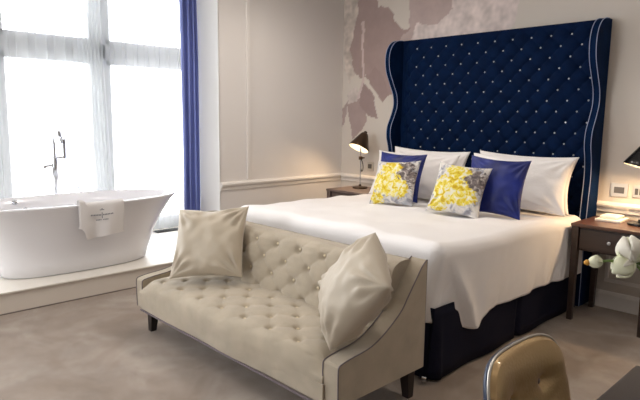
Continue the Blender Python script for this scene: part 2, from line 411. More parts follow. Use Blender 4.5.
def fill_window():  # added unseen window, lets fill daylight in from behind the camera
    g = G().box(-4.1, -2.56, -2.5, -2.36, .5, .58).box(-4.1, -2.56, -2.5, -2.4, 2.72, 2.8)
    for x in (-4.06, -2.6): g.box(x-.04, x+.04, -2.5, -2.4, .5, 2.8)
    o = struct(g.put('window_fill', 'frame', smooth=False))
    G().box(-4.02, -2.64, -2.455, -2.449, .58, 2.72).put('window_pane', 'glass', o, smooth=False)
fill_window()

# mouldings
rail = [(0, 0), (-.012, .004), (-.014, .03), (-.03, .045), (-.034, .058), (-.028, .07), (-.012, .078), (0, .08)]
struct(G().prism([(YW+a, .732+b) for a, b in rail], 'x', XW, 1.7).put('trim_3', 'trim', smooth=False))
struct(G().prism([(XW-a, .732+b) for a, b in rail], 'y', 2.89, YW).put('trim_4', 'trim', smooth=False))
def pframe(name, y0, y1, z0, z1, wd=.03, th=.012):
    g = G()
    for (a, b, c, d) in ((y0, y1, z0, z0+wd), (y0, y1, z1-wd, z1), (y0, y0+wd, z0+wd, z1-wd), (y1-wd, y1, z0+wd, z1-wd)):
        g.box(XW, XW+th, a, b, c, d, .004)
    return struct(g.put(name, 'trim', smooth=False))
struct(G().box(XW, XW+.014, 3.185, 3.225, .812, H, .004).put('trim_5', 'trim', smooth=False))
g = G()
for (a, b, c, d) in ((-4.2, -3.5, .2, .66), (-1.5, -.4, .2, .66), (-.3, 1.5, .2, .66)):
    wd = .03
    for q in ((a, b, c, c+wd), (a, b, d-wd, d), (a, a+wd, c+wd, d-wd), (b-wd, b, c+wd, d-wd)): g.box(q[0], q[1], YW-.012, YW, q[2], q[3], .004)
struct(g.put('trim_7', 'trim', smooth=False))
bp_ = [(0, 0), (-.018, 0), (-.018, .10), (-.012, .115), (-.006, .125), (0, .13)]
struct(G().prism([(YW+a, b) for a, b in bp_], 'x', XW, 1.7).put('baseboard_back', 'trim', smooth=False))
struct(G().prism([(XW-a, b) for a, b in bp_], 'y', 2.89, YW-.018).put('baseboard_left', 'trim', smooth=False))

# ------------------------------------------------------------------ curtains
def curtain(name, m, x, y0, y1, z0, z1, folds, amp, label, cat, top_shift=0, pinch=0, th=.004, ph=0):
    nu, nv = folds*14+1, 34; vs = []
    for j in range(nv):
        t = j/(nv-1); z = z1+(z0-z1)*t
        for i in range(nu):
            s = i/(nu-1)
            yy = y0+(y1-y0)*s + top_shift*(1-t)
            yy += .35*(y1-y0)/folds*.5*math.sin(4*PI*folds*s+ph+1.3*t)
            a = amp*(1+.4*nz(s*6, t*2, ph))
            vs.append((x+a*math.sin(2*PI*folds*s+ph+.5*math.sin(3*t)), yy + pinch*math.sin(PI*t)*(s-.5), z))
    o = mk(name, vs, grid_faces(nu, nv), m)
    if th:
        sd = o.modifiers.new('thickness', 'SOLIDIFY'); sd.thickness = th
    return tag(o, label, cat)
curtain('blue_curtain', 'blue_curtain', -4.64, 2.69, 2.865, .17, 2.97, 3, .04, 'full-length royal blue curtain hanging at the right side of the bay window', 'curtain', top_shift=.0)
curtain('sheer_curtain', 'sheer', -5.6, 2.2, 3.3, .175, 2.96, 9, .02, 'white sheer curtain over the window panes nearest the blue curtain', 'curtain', th=0, ph=.4)
curtain('sheer_curtain', 'sheer', -5.6, .55, 2.18, .175, 2.96, 10, .02, 'white sheer curtain over the window panes behind the bathtub tap', 'curtain', th=0, ph=1.4)
curtain('sheer_curtain', 'sheer_dense', -5.52, 2.20, 2.42, .175, 2.96, 6, .03, 'narrow gathered white sheer curtain hanging over the window mullion', 'curtain', top_shift=-.10, th=0, ph=2)

# floor grille beside the curtain
g = G().box(-5.56, -5.46, 2.86, 3.5, .163, .17)
for k in range(32): g.box(-5.55, -5.47, 2.87+.0195*k, 2.88+.0195*k, .17, .178)
tag(g.put('floor_grille', 'grille', smooth=False), 'dark metal floor grille on the platform at the foot of the blue curtain', 'grille')

# ------------------------------------------------------------------ bathtub
def superell(cx, cy, a, b, n, N=64, lift=0):
    out = []
    for k in range(N):
        t = 2*PI*k/N; c, s = math.cos(t), math.sin(t)
        out.append((cx+a*math.copysign(abs(c)**(2/n), c), cy+b*math.copysign(abs(s)**(2/n), s), lift))
    return out
TC = (-4.71, 1.73)
tub = thing('bathtub', (TC[0], TC[1], .163), 'white freestanding double-ended bathtub on the platform in the window bay', 'bathtub')
def tub_body():
    prof = [(.225, .56, .0, 2.6), (.24, .585, .012, 2.6), (.252, .61, .10, 2.6), (.28, .67, .25, 2.5), (.325, .76, .40, 2.4), (.366, .85, .515, 2.3), (.384, .884, .545, 2.3), (.386, .888, .554, 2.3),
            (.382, .884, .560, 2.3), (.362, .862, .560, 2.3), (.352, .85, .552, 2.3), (.33, .79, .46, 2.4), (.28, .68, .30, 2.5), (.24, .60, .16, 2.6), (.20, .58, .12, 2.6), (.10, .35, .105, 2.2), (.01, .03, .10, 2)]
    vs = []
    for (a, b, z, n) in prof: vs += superell(0, 0, a, b, n, 64, z)
    fs = grid_faces(64, len(prof), wrap=True)
    fs.append(tuple(range(64))[::-1]); L = (len(prof)-1)*64; fs.append(tuple(range(L, L+64)))
    return mk('tub_shell', vs, fs, 'enamel', tub, sharp=70)
tub_body()
for (x, y, z, rr) in ((-.325, -.36, .52, .022), (-.30, -.29, .46, .018)):
    G().lathe([(rr, 0), (rr, .012), (rr*.6, .018), (rr*.5, .035), (0, .037)], (x, y, z), 20, axis=(.95, 0, .3)).put('overflow_knob', 'chrome', tub)

# towel over the front rim
def towel():
    ox, oy = TC
    # path across the rim: inside wall -> rim -> outer wall (local x outwards, z)
    path = [(.335, .49), (.352, .545), (.362, .568), (.386, .570), (.400, .555), (.398, .50), (.394, .44), (.390, .38), (.386, .33), (.384, .315)]
    path = smoothline(path, 5); nu = 26; vs = []
    fsn = len(path)
    for j, p in enumerate(path):
        t = j/(fsn-1)
        for i in range(nu):
            s = i/(nu-1)
            y = -.11+.34*s
            y += (-.015*t*(1-2*s))+.012*nz(s*3, t*3, 1)
            xr = .386*(1-abs((y)/.888)**2.3)**(1/2.3)-.386
            fold = .010*math.sin(s*9+t*2)*t + .01*nz(s*4, t*3, 5)*t + .012*t
            z = p[1]-(.03*(1-s)*t if s > .12 else 0)+.008*nz(s*5, 0, 2)*t
            if s < .14: z += .075*t*(1-s/.14)**.3
            vs.append((ox+p[0]+xr+fold, oy+y, .163+z))
    o = mk('bath_towel', [(a-ox-.39, b-oy, c-.75) for a, b, c in vs], grid_faces(nu, fsn), 'towel')
    o.location = (ox+.39, oy, .75)
    sd = o.modifiers.new('thickness', 'SOLIDIFY'); sd.thickness = .008; sd.offset = 1
    tag(o, 'folded white towel with small grey embroidered emblem hung over the bathtub rim', 'towel')
    # embroidered emblem: short rows of small stitched strokes around an upright bar
    e = G()
    def stroke(y, z, w_, h_):
        x = .026
        e.box(x, x+.002, y-w_/2, y+w_/2, z-h_/2, z+h_/2)
    cy = .055
    stroke(cy, -.075, .035, .004); stroke(cy, -.068, .014, .004)
    for k in range(15):
        if k in (7,): continue
        stroke(cy-.084+.012*k, -.115+.004*abs(k-7)/7, .007, .010)
    stroke(cy, -.118, .004, .045)
    for k in range(9):
        if k == 4: continue
        stroke(cy-.044+.011*k, -.152, .006, .008)
    q = e.put('emblem', 'print', o, smooth=False); q['label'] = 'small grey embroidered emblem'
towel()

# floor-standing tap
tp = thing('bath_tap', (-5.17, 1.75, .163), 'chrome floor-standing bath tap with hand shower behind the bathtub', 'tap')
G().lathe([(.06, 0), (.06, .008), (.05, .014), (.016, .018)], (0, 0, 0)).put('floor_flange', 'chrome', tp)
G().tube([(0, 0, .01), (0, 0, 1.0)], .015, 14).lathe([(.02, .7), (.024, .71), (.024, .86), (.02, .87)], (0, 0, 0)).put('column', 'chrome', tp)
G().tube(smoothline([(0, 0, .99), (0, 0, 1.02), (.03, -.0, 1.04), (.1, 0, 1.045), (.17, 0, 1.03), (.18, 0, 1.0)], 6), .011, 12).put('spout', 'chrome', tp)
G().tube([(0, -.01, .80), (0, -.085, .795)], .012).tube([(0, -.085, .80), (0, -.085, .775)], .014).put('lever', 'chrome', tp)
G().tube([(0, 0, .865), (0, .085, .865)], .010).put('crossbar', 'chrome', tp)
hs = G().tube([(0, .085, .86), (0, .088, 1.0), (0, .08, 1.03)], [.014, .015, .016]).tube([(0, .062, .99), (0, .045, 1.10)], [.021, .018])
hs.put('hand_shower', 'chrome', tp)
G().tube(smoothline([(0, .085, .86), (.0, .11, .75), (.02, .17, .62), (.06, .2, .52), (.05, .16, .40), (.02, .08, .36), (0, .01, .42), (0, .0, .55), (0, .02, .7)], 8), .006, 8).put('hose', 'chrome', tp)

# ------------------------------------------------------------------ sofa
SX, SY = -2.495, 1.95
sofa = thing('sofa', (SX, SY, 0), 'beige linen button-tufted two-seater sofa with swooping arms at the foot of the bed', 'sofa')
def seat():
    prof = smoothline([(1.610, .165), (1.605, .22), (1.603, .275), (1.610, .32), (1.628, .35), (1.665, .367), (1.72, .376), (1.80, .386), (1.92, .395), (2.06, .40)], 12)
    # resample evenly
    L = [0]
    for a, b in zip(prof, prof[1:]): L.append(L[-1]+(b-a).length)
    n = 96; pts = []
    k = 0
    for i in range(n):
        d = L[-1]*i/(n-1)
        while k < len(L)-2 and L[k+1] < d: k += 1
        t = (d-L[k])/(L[k+1]-L[k]); pts.append(prof[k].lerp(prof[k+1], t))
    nu = 240; vs = []; W = .832
    for j, p in enumerate(pts):
        a = pts[max(j-1, 0)]; b = pts[min(j+1, n-1)]; tt = (b-a).normalized(); nr = Vector((-tt.y, tt.x))
        for i in range(nu):
            x = -W+2*W*i/(nu-1)
            ramp = min(1, max(0, (p.x-1.61)/.05)) if p.y > .33 else 0
            h = tuft(x+.035, p.x-1.695, .213, .09, .026, .5, .78, .020)*ramp - .026*ramp
            h -= .045*max(0, (abs(x)-.70)/.132)**2.2*min(1, max(0, (p.y-.28)/.05))
            puff = .009*nz(x, j*.02, 0, 3)+.003*nz(x*9, j*.12, 3)
            if not ramp: puff += 0
            q = p+nr*(h+puff); vs.append((x, q.x-SY+.03*max(0, (x-.2)/.63)*min(1, max(0, (1.675-p.x)/.05)), q.y))
    o = mk('seat', vs, grid_faces(nu, n)+[tuple(k*nu for k in range(n)), tuple(k*nu+nu-1 for k in range(n))], 'linen', sofa, sharp=70)
    # bottom board
    G().box(-.84, .84, 1.625-SY, 2.1-SY, .162, .25).put('seat_base', 'linen', sofa, smooth=False)
    for rrow in range(4):
        y = 1.695+.09*rrow
        zz = (.372, .384, .391, .396)[rrow]-.018
        for k in range(-5, 6):
            x = (k+(.5 if rrow % 2 else 0))*.213-.035
            if abs(x) < .76: G().lathe([(.008, 0), (.0075, .003), (.004, .0055), (0, .006)], (x, y-SY, zz), 10).put('button', 'brass', o)
    return o
seat()
def back():
    W = .84
    prof = smoothline([(2.01, .34), (2.02, .42), (2.04, .50), (2.058, .58), (2.083, .66), (2.103, .695), (2.135, .712), (2.17, .717), (2.22, .714), (2.245, .70), (2.25, .66), (2.25, .17)], 10)
    L = [0]
    for a, b in zip(prof, prof[1:]): L.append(L[-1]+(b-a).length)
    n = 110; pts = []; k = 0
    for i in range(n):
        d = L[-1]*i/(n-1)
        while k < len(L)-2 and L[k+1] < d: k += 1
        t = (d-L[k])/(L[k+1]-L[k]); pts.append(prof[k].lerp(prof[k+1], t))
    nu = 240; vs = []
    for j, p in enumerate(pts):
        a = pts[max(j-1, 0)]; b = pts[min(j+1, n-1)]; tt = (b-a).normalized(); nr = Vector((-tt.y, tt.x))
        for i in range(nu):
            x = -W+2*W*i/(nu-1)
            ramp = (1 if p.x < 2.1 else max(0, 1-(p.x-2.1)/.025)) if p.y > .3 and p.x < 2.2 else 0
            h = (tuft(x+.046, p.y-.660, .20, .086, .034, .5, .66, .022)-.032)*ramp
            q = p+nr*(h+.003*nz(x, j*.05, 3, 9)); vs.append((x, q.x-SY, q.y))
    o = mk('backrest', vs, grid_faces(nu, n)+[tuple(k*nu for k in range(n)), tuple(k*nu+nu-1 for k in range(n))], 'linen', sofa, sharp=70)
    for row, z in enumerate((.66, .574, .488)):
        y = 2.083-(.66-z)*.28
        for k in range(-5, 6):
            x = (k+(.5 if row % 2 else 0))*.20-.046
            if abs(x) < .80: G().lathe([(.008, 0), (.0075, .003), (.004, .0055), (0, .006)], (x, y-SY+.022, z), 10, axis=(0, -.95, .28)).put('button', 'brass', o)
back()
armp = smoothline([(1.64, .17), (1.638, .26), (1.638, .335), (1.643, .352), (1.658, .360), (1.716, .370), (1.847, .386), (1.95, .43), (2.057, .502), (2.107, .562), (2.173, .645), (2.215, .696), (2.25, .722)], 5)
def arm(sgn):
    xo = .925 if sgn > 0 else -.90; xi = .825 if sgn > 0 else -.815
    fr = -.02 if sgn < 0 else 0
    armq = [Vector((p.x+fr*max(0, (1.9-p.x)/.26) if p.x < 1.9 else p.x, p.y)) for p in armp]
    poly = [(p.x-SY, p.y) for p in armq]+[(2.25-SY, .17)]
    g = G().prism(poly, 'x', min(xo, xi), max(xo, xi))
    o = bevel(g.put('armrest', 'linen', sofa, smooth=False), .014, 3, 50)
    for p_ in o.data.polygons: p_.use_smooth = False
    for xx in (xo, xi):
        s_ = 1 if (xx == xo) == (sgn > 0) else -1
        pts = [(xx-s_*.003, p.x-SY-.001, p.y+.001) for p in armq]
        if xx == xo: pts += [(xx-s_*.003, 2.25-SY, .172)]
        G().tube(pts, .0032, 8).put('piping', 'pipe_dark', o)
arm(1); arm(-1)
G().box(-.825, .825, 1.605-SY-.004, 1.605-SY+.006, .160, .168).put('hem_piping', 'pipe_dark', sofa, smooth=False)
for x in (-.835, .86):
    for y, lean in ((1.70, -.012), (2.2, .015)):
        g = G(); a, b = .030, .019; yy = y-SY
        g.add([(x-a, yy-a, .172), (x+a, yy-a, .172), (x+a, yy+a, .172), (x-a, yy+a, .172), (x-b, yy-b+lean, 0), (x+b, yy-b+lean, 0), (x+b, yy+b+lean, 0), (x-b, yy+b+lean, 0)],
              [(0, 1, 2, 3), (4, 5, 6, 7), (0, 1, 5, 4), (1, 2, 6, 5), (2, 3, 7, 6), (3, 0, 4, 7)])
        g.put('leg', 'dark_wood', sofa, smooth=False)

# ------------------------------------------------------------------ bed
BX, BY = -2.54, 3.38
bed = thing('bed', (BX, BY, 0), 'large double bed with tall navy blue tufted winged headboard and navy valance', 'bed')
def W2L(p): return (p[0]-BX, p[1]-BY, p[2])
G().box(-3.36-BX, -1.70-BX, 2.50-BY, 4.34-BY, .05, .34, .02).put('bed_base', 'skirt', bed)
bevel(G().box(-3.38-BX, -1.70-BX, 2.49-BY, 4.33-BY, .34, .66).put('mattress', 'linenw', bed), .05, 4)
G().lathe([(.0, -.012), (.022, -.012), (.022, .012), (0, .012)], (-1.66-BX, 2.395-BY, .022), 18, axis=(1, .4, 0)).put('castor', 'chrome', bed)
def skirt():
    path = [(-3.44, 4.30), (-3.44, 2.41), (-1.625, 2.41), (-1.625, 4.30)]
    pts = []
    for (a, b) in zip(path, path[1:]):
        n = int(math.dist(a, b)/.012)
        for k in range(n): pts.append((Vector((a[0]+(b[0]-a[0])*k/n, a[1]+(b[1]-a[1])*k/n)), Vector((b[1]-a[1], -(b[0]-a[0]))).normalized(), a, b))
    vs = []; rows = 8
    for j in range(rows):
        t = j/(rows-1)
        for i, (p, nr, a, b) in enumerate(pts):
            d = (p-Vector(a)).length; Ltot = math.dist(a, b)
            out = t*(.006*math.sin(d*13)+.012*nz(d*2.2, a[0], 1))
            for pc in (0, Ltot):                              # box pleats at the corners
                dd = abs(d-pc)
                if dd < .09: out -= t*.05*math.exp(-(dd/.022)**2) - t*.012*math.exp(-((dd-.06)/.02)**2)
            dd = abs(d-Ltot/2)
            if dd < .09: out -= t*.03*math.exp(-(dd/.018)**2)
            q = p+nr*(-1)*0 + nr*out*(1)
            vs.append((q.x-BX, q.y-BY, .42-.405*t))
    # outward normals point away from the bed centre
    o = mk('bed_skirt', vs, grid_faces(len(pts), rows), 'skirt', bed)
    sd = o.modifiers.new('thickness', 'SOLIDIFY'); sd.thickness = .004; sd.offset = -1
skirt()
# headboard
HX0, HX1, HT = -3.50, -1.59, 2.135
wing = smoothline([(4.40, 2.140), (4.33, 2.132), (4.268, 2.105), (4.218, 2.045), (4.197, 1.95), (4.215, 1.84), (4.272, 1.73), (4.326, 1.63), (4.338, 1.53), (4.30, 1.43), (4.252, 1.33), (4.246, 1.23), (4.275, 1.13), (4.29, 1.0), (4.275, .8), (4.26, .5), (4.26, .02)], 5)
hb = G().box(HX0+.03-BX, HX1-.03-BX, 4.405-BY, 4.45-BY, .02, HT-.012).put('headboard', 'velvet_in', bed, smooth=False)
def hb_panel():
    x0, x1, z0, z1 = HX0+.045, HX1-.045, .62, HT
    nu, nv = 330, 300; vs = []
    for j in range(nv):
        z = z0+(z1-z0)*j/(nv-1)
        for i in range(nu):
            x = x0+(x1-x0)*i/(nu-1)
            h = tuft(x+3.285, z-2.054, .159, .0825, .032, .55, .5, .022)*min(1, max(0, (x+3.42)/.06))
            edge = min(1, (z1-z)/.05)
            y = 4.405-(h*edge+.022*(1-edge))-.004
            zz = z
            vs.append((x-BX, y-BY, zz))
    mk('tufted_panel', vs, grid_faces(nu, nv), 'velvet', hb)
    # crystal buttons: the hundred nearest the camera are parts, the rest one object
    B = []
    for rrow in range(14):
        z = 2.054-.0825*rrow
        for k in range(12):
            x = -3.285+(k+(.5 if rrow % 2 else 0))*.159
            if x0+.03 < x < x1-.02: B.append((math.dist((x, 4.40, z), (0, 0, 1.4)), x, z))
    B.sort()
    rest = G()
    for n_, (d, x, z) in enumerate(B):
        gg = G() if n_ < 100 else rest
        gg.lathe([(.0075, 0), (.0075, .004), (.0045, .007), (0, .008)], (x-BX, 4.402-BY, z), 8, axis=(0, -1, 0))
        if n_ < 100: gg.put('button', 'crystal', hb)
    ro = rest.put('button', 'crystal', hb); ro['kind'] = 'stuff'
hb_panel()
def wing_part(xa, xb, outer):
    poly = [(p.x-BY, p.y) for p in wing]+[(4.45-BY, .02), (4.45-BY, 2.140)]
    o = bevel(G().prism(poly, 'x', xa-BX, xb-BX).put('wing', 'velvet_in' if outer < 0 else 'velvet_in', hb, smooth=False), .006, 2, 50)
    for xx, s_ in ((xa, 1), (xb, -1)):
        pts = [(xx+s_*.004-BX, p.x-BY-.002, p.y+.001) for p in wing]
        G().tube(pts, .0028, 8).put('piping', 'silver_pipe', hb)
wing_part(HX0, HX0+.055, -1); wing_part(HX1-.055, HX1, 1)

# duvet
def duvet():
    x0, x1, y0, y1 = -3.37, -1.685, 2.49, 4.26
    dr, df, dl = .53, .45, .45      # overhang at right, foot, left
    rad = .075; top = .742
    nu, nv = 190, 190; vs = []
    for j in range(nv):
        tv = j/(nv-1); Y = (y0-df)+(y1-y0+df)*tv
        for i in range(nu):
            su = i/(nu-1); X = (x0-dl)+(x1-x0+dl+dr)*su
            ex = X-x1 if X > x1 else (X-x0 if X < x0 else 0); ey = Y-y0 if Y < y0 else 0
            bx, by = min(max(X, x0), x1), max(Y, y0)
            d = math.hypot(ex, ey)
            if d > 0:
                dxx, dyy = abs(ex)/d, abs(ey)/d
                dmax = min((dr if ex > 0 else dl)/max(dxx, 1e-6), df/max(dyy, 1e-6))
                reach = .455
                if ex > 0:
                    rs = min(1, max(0, (Y-2.49)/.16)); rs = rs*rs*(3-2*rs)
                    reach = .455+.03*rs+.085*math.exp(-((Y-2.75)/.12)**2)*(1 if ey == 0 else dxx)
                d = d*reach/dmax
            t = top+.018*nz(X, Y, 2, 2.2)+.012*nz(X, Y, 5, 5)
            t += .02*math.exp(-((Y-2.45)/.25)**2)
            # sag near the head end on the right side
            t -= .03*max(0, (Y-3.4)/.9)
            if d < 1e-6:
                vs.append((bx-BX, by-BY, t)); continue
            dirx, diry = ex/math.hypot(ex, ey), ey/math.hypot(ex, ey)
            arc = rad*PI/2
            if d < arc: hx = rad*math.sin(d/rad); dz = rad*(1-math.cos(d/rad))
            else:
                hx = rad; dz = rad+(d-arc)
                q = min(1, (d-arc)/.3)
                ang = math.atan2(diry, dirx)
                s_ = y0+ang*.12 if (ex and ey) else (Y if ex else X)
                hx += q*(.007*math.sin(s_*19+1.5*math.sin(s_*5)+d*4)+.012*nz(s_*3, d*2, 4)+.005*nz(s_*12, d*2.5, 8)) + .01*q
                if ex > 0:
                    yc = max(Y, y0)
                    cen = 2.73+.5*(d-.5); dl_ = yc-cen
                    hx += (q*.03*math.exp(-(dl_/.07)**2) - q*.035*min(1, max(0, -dl_/.06)))*dirx*dirx
                    hx += q*.004*nz(s_*16+d*10, d*7-s_*3, 3)+q*.003*math.sin(s_*60+d*34+3*nz(s_*4, d*3, 2))*max(0, nz(s_*3, d*4, 9)+.3)
                
                dz *= .985
            # hem rides higher at the foot than along the side
            vs.append((bx+dirx*hx-BX, by+diry*hx-BY, t-dz))
    o = mk('duvet', vs, grid_faces(nu, nv), 'linenw'); o.location = (BX, BY, 0)
    sd = o.modifiers.new('thickness', 'SOLIDIFY'); sd.thickness = .02; sd.offset = -1
    tag(o, 'smooth white duvet draped over the whole bed and hanging down its sides', 'duvet')
duvet()

# ------------------------------------------------------------------ cushions and pillows
def cushion(name, m, loc, yaw, lean, roll, w_, h_, th, label, cat, group=None, seed=0, pinch=.10, wr=.008, piping=None, sag=0):
    n = 42; vs = []; idx = {}
    def P(a, b, side):
        ua, vb = a, b
        x = w_/2*ua*(1-pinch*(1-vb*vb)*abs(ua)**1.5); z = h_/2*vb*(1-pinch*(1-ua*ua)*abs(vb)**1.5)
        q = max(0, (1-abs(ua)**2.6))*max(0, (1-abs(vb)**2.6))
        y = side*th/2*q**.5
        y += side*sag*math.exp(-((vb-1)**2)/.05-(ua*ua)/.1)*-1
        wn = wr*(nz(ua*1.6+seed, vb*1.6, side, 1.7)+.6*nz(ua*4+seed, vb*4, side, 1))*min(1, q*3)
        # creases radiating from the corners
        for (cx, cz) in ((-1, -1), (1, -1), (-1, 1), (1, 1)):
            rr = math.hypot(ua-cx, vb-cz); an = math.atan2(vb-cz, ua-cx)
            wn += .9*wr*math.sin(an*14+seed)*math.exp(-((rr-.45)/.28)**2)*min(1, q*4)
        return (x, y+wn, z)
    for side in (-1, 1):
        for j in range(n+1):
            for i in range(n+1):
                a = math.sin((-1+2*i/n)*PI/2)*.6+(-1+2*i/n)*.4; b = math.sin((-1+2*j/n)*PI/2)*.6+(-1+2*j/n)*.4
                key = (i, j, 0) if i in (0, n) or j in (0, n) else (i, j, side)
                if key not in idx: idx[key] = len(vs); vs.append(P(a, b, side))
    fs = []
    for side in (-1, 1):
        for j in range(n):
            for i in range(n):
                k = lambda p, q: idx[(p, q, 0) if p in (0, n) or q in (0, n) else (p, q, side)]
                fs.append((k(i, j), k(i+1, j), k(i+1, j+1), k(i, j+1)))
    o = mk(name, vs, fs, m)
    if piping:
        ring = [vs[idx[(i, 0, 0)]] for i in range(n)]+[vs[idx[(n, j, 0)]] for j in range(n)]+[vs[idx[(i, n, 0)]] for i in range(n, 0, -1)]+[vs[idx[(0, j, 0)]] for j in range(n, 0, -1)]
        G().tube(ring, .004, 6, closed=True).put('piping', piping, o)
    o.matrix_world = Matrix.Translation(loc) @ Matrix.Rotation(math.radians(yaw), 4, 'Z') @ Matrix.Rotation(math.radians(lean), 4, 'X') @ Matrix.Rotation(math.radians(roll), 4, 'Y')
    return tag(o, label, cat, group)
PG = 'white pillows against the headboard'
cushion('pillow', 'pillow', (-2.98, 4.19, .93), 2, -14, 1, .80, .44, .15, 'rear white pillow leaning on the headboard on the left half of the bed', 'pillow', PG, 1)
cushion('pillow', 'pillow', (-2.075, 4.19, .935), 3, -14, 1, .80, .44, .15, 'rear white pillow leaning on the headboard on the right half of the bed', 'pillow', PG, 2)
cushion('pillow', 'pillow', (-2.97, 3.97, .92), 3, -20, 0, .84, .42, .16, 'front white pillow directly behind the left blue cushion', 'pillow', PG, 3)
cushion('pillow', 'pillow', (-2.00, 3.96, .945), 10, -24, 1, .76, .43, .16, 'front white pillow directly behind the right blue cushion, lit warmly by the lamp', 'pillow', PG, 4)
BG = 'royal blue cushions'; FG = 'yellow floral cushions'
cushion('blue_cushion', 'blue_silk', (-2.885, 3.68, .935), 12, -21, 1, .42, .41, .12, 'royal blue cushion behind the left yellow floral cushion', 'cushion', BG, 5)
cushion('blue_cushion', 'blue_silk', (-1.975, 3.60, .945), 13.6, -19, 3, .42, .42, .12, 'royal blue cushion behind the right yellow floral cushion', 'cushion', BG, 6)
cushion('floral_cushion', 'floral_a', (-2.72, 3.42, .915), 9, -27, -4, .375, .375, .13, 'yellow, grey and white floral cushion on the left side of the bed', 'cushion', FG, 7)
cushion('floral_cushion', 'floral_b', (-2.14, 3.40, .922), 15, -27, 5, .38, .38, .13, 'yellow, grey and white floral cushion on the right side of the bed', 'cushion', FG, 8)
SG = 'beige cushions on the sofa'
cushion('sofa_cushion', 'cush', (-2.968, 1.906, .625), 35, -32, -5, .47, .47, .17, 'plain beige square cushion at the left end of the sofa', 'cushion', SG, 9, sag=.03, pinch=.09, wr=.013)
cushion('sofa_cushion', 'cush', (-1.70, 1.86, .625), -27, -31, -65, .42, .42, .23, 'plain beige cushion standing on its corner at the right end of the sofa', 'cushion', SG, 10, pinch=.0, wr=.014)

# ------------------------------------------------------------------ nightstands
def nightstand(cx, label, top, body, legm):
    cy = 4.20
    t = thing('nightstand', (cx, cy, 0), label, 'nightstand', group='bedside nightstands')
    w2, d = .262, .23
    bevel(G().box(-w2, w2, -d, d, .678, .70).put('table_top', top, t, smooth=False), .004)
    G().box(-w2+.02, w2-.02, -d+.03, d-.01, .51, .678).put('apron', body, t, smooth=False)
    dr = bevel(G().box(-w2+.06, w2-.06, -d+.018, -d+.04, .525, .665).put('drawer', body, t, smooth=False), .003)
    G().lathe([(.006, 0), (.006, .014), (.012, .02), (.013, .026), (.008, .032), (0, .033)], (0, -d+.018, .595), 16, axis=(0, -1, 0)).put('knob', 'crystal', dr)
    for sx in (-1, 1):
        for sy in (-1, 1):
            x, y = sx*(w2-.03), sy*(d-.03); a, b = .024, .017
            G().add([(x-a, y-a, .678), (x+a, y-a, .678), (x+a, y+a, .678), (x-a, y+a, .678), (x-b, y-b, 0), (x+b, y-b, 0), (x+b, y+b, 0), (x-b, y+b, 0)],
                    [(0, 1, 2, 3), (4, 5, 6, 7), (0, 1, 5, 4), (1, 2, 6, 5), (2, 3, 7, 6), (3, 0, 4, 7)]).put('leg', legm, t, smooth=False)
nightstand(-1.322, 'walnut brown nightstand with one drawer and tapered legs right of the bed', 'nwood', 'nwood2', 'nwood2')
nightstand(-3.772, 'grey-brown wooden nightstand partly hidden behind the left side of the bed', 'gwood', 'gwood', 'gwood')

def lamp(loc, label, m, rz, tilt, power, k=1.12):
    t = thing('bedside_lamp', loc, label, 'lamp', rz, group='bedside lamps')
    G().lathe([(.075, 0), (.078, .004), (.076, .016), (.05, .021), (.016, .024), (.012, .04)], (0, 0, 0)).put('lamp_base', m, t)
    G().tube([(0, 0, .02), (0, 0, .47)], .0065, 10).put('pole', 'chrome', t)
    G().box(-.018, .018, -.012, .012, .29, .325, .004).lathe([(.008, 0), (.008, .03), (0, .032)], (.018, 0, .308), 12, axis=(1, 0, 0)).put('height_clamp', m, t)
    G().tube(smoothline([(.012, 0, .29), (.03, 0, .25), (.035, 0, .20), (.02, 0, .17), (.008, 0, .2)], 6), .004, 8).put('cord', 'black', t)
    ax = Matrix.Rotation(tilt, 3, 'Y')@Vector((0, 0, 1))
    c = Vector((0, 0, .46))
    shp = [(.095, -.055), (.0955, -.05), (.088, -.03), (.072, .005), (.055, .045), (.040, .078), (.030, .094), (.018, .10), (.014, .115), (0, .118)]
    shp = [(a*k, b*k) for a, b in shp]
    sh = G().lathe(shp, c, 40, axis=ax)
    inner = [(.092, -.0545), (.085, -.03), (.069, .004), (.052, .043), (.037, .075), (.0, .085)]
    # drop the closing cap of the outer cone so the shade stays open below
    sh.f = [q for q in sh.f if len(q) <= 4]
    so = sh.put('lamp_shade', m, t)
    gi = G().lathe([(a*k, b*k) for a, b in inner], c, 40, axis=ax); gi.f = [q for q in gi.f if len(q) <= 4]
    gi.put('shade_lining', 'shade_in', so)
    G().lathe([(0, -.028), (.018, -.02), (.026, 0), (.02, .02), (.012, .04), (.012, .07)], c+ax*.0, 16, axis=ax).put('bulb', 'bulb', so)
    l = bpy.data.lights.new('lamp_glow', 'SPOT'); l.energy = power; l.color = (1, .68, .38); l.spot_size = 2.7; l.spot_blend = .7; l.shadow_soft_size = .03
    lo = bpy.data.objects.new('lamp_glow', l); COL.objects.link(lo); lo.parent = t
    lo.location = c-ax*.04; lo.rotation_euler = ax.to_track_quat('Z', 'Y').to_euler()
    return t
lamp((-3.845, 4.27, .70), 'small bronze adjustable lamp with white-lined shade on the left nightstand', 'bronze', math.radians(82), .5, 6)
lamp((-1.225, 4.24, .70), 'black metal lamp at the right edge on the walnut nightstand', 'black', math.radians(40), .30, 14, 1.28)

g = thing('white_box', (-1.43, 4.32, .70), 'small flat white box lying on the walnut nightstand', 'box', rz=.05)
bevel(G().box(-.085, .085, -.12, .09, 0, .016).put('tray', 'white_plastic', g, smooth=False), .003)
bevel(G().box(-.062, .062, -.09, .06, .016, .038).put('lid', 'white_plastic', g, smooth=False), .005)

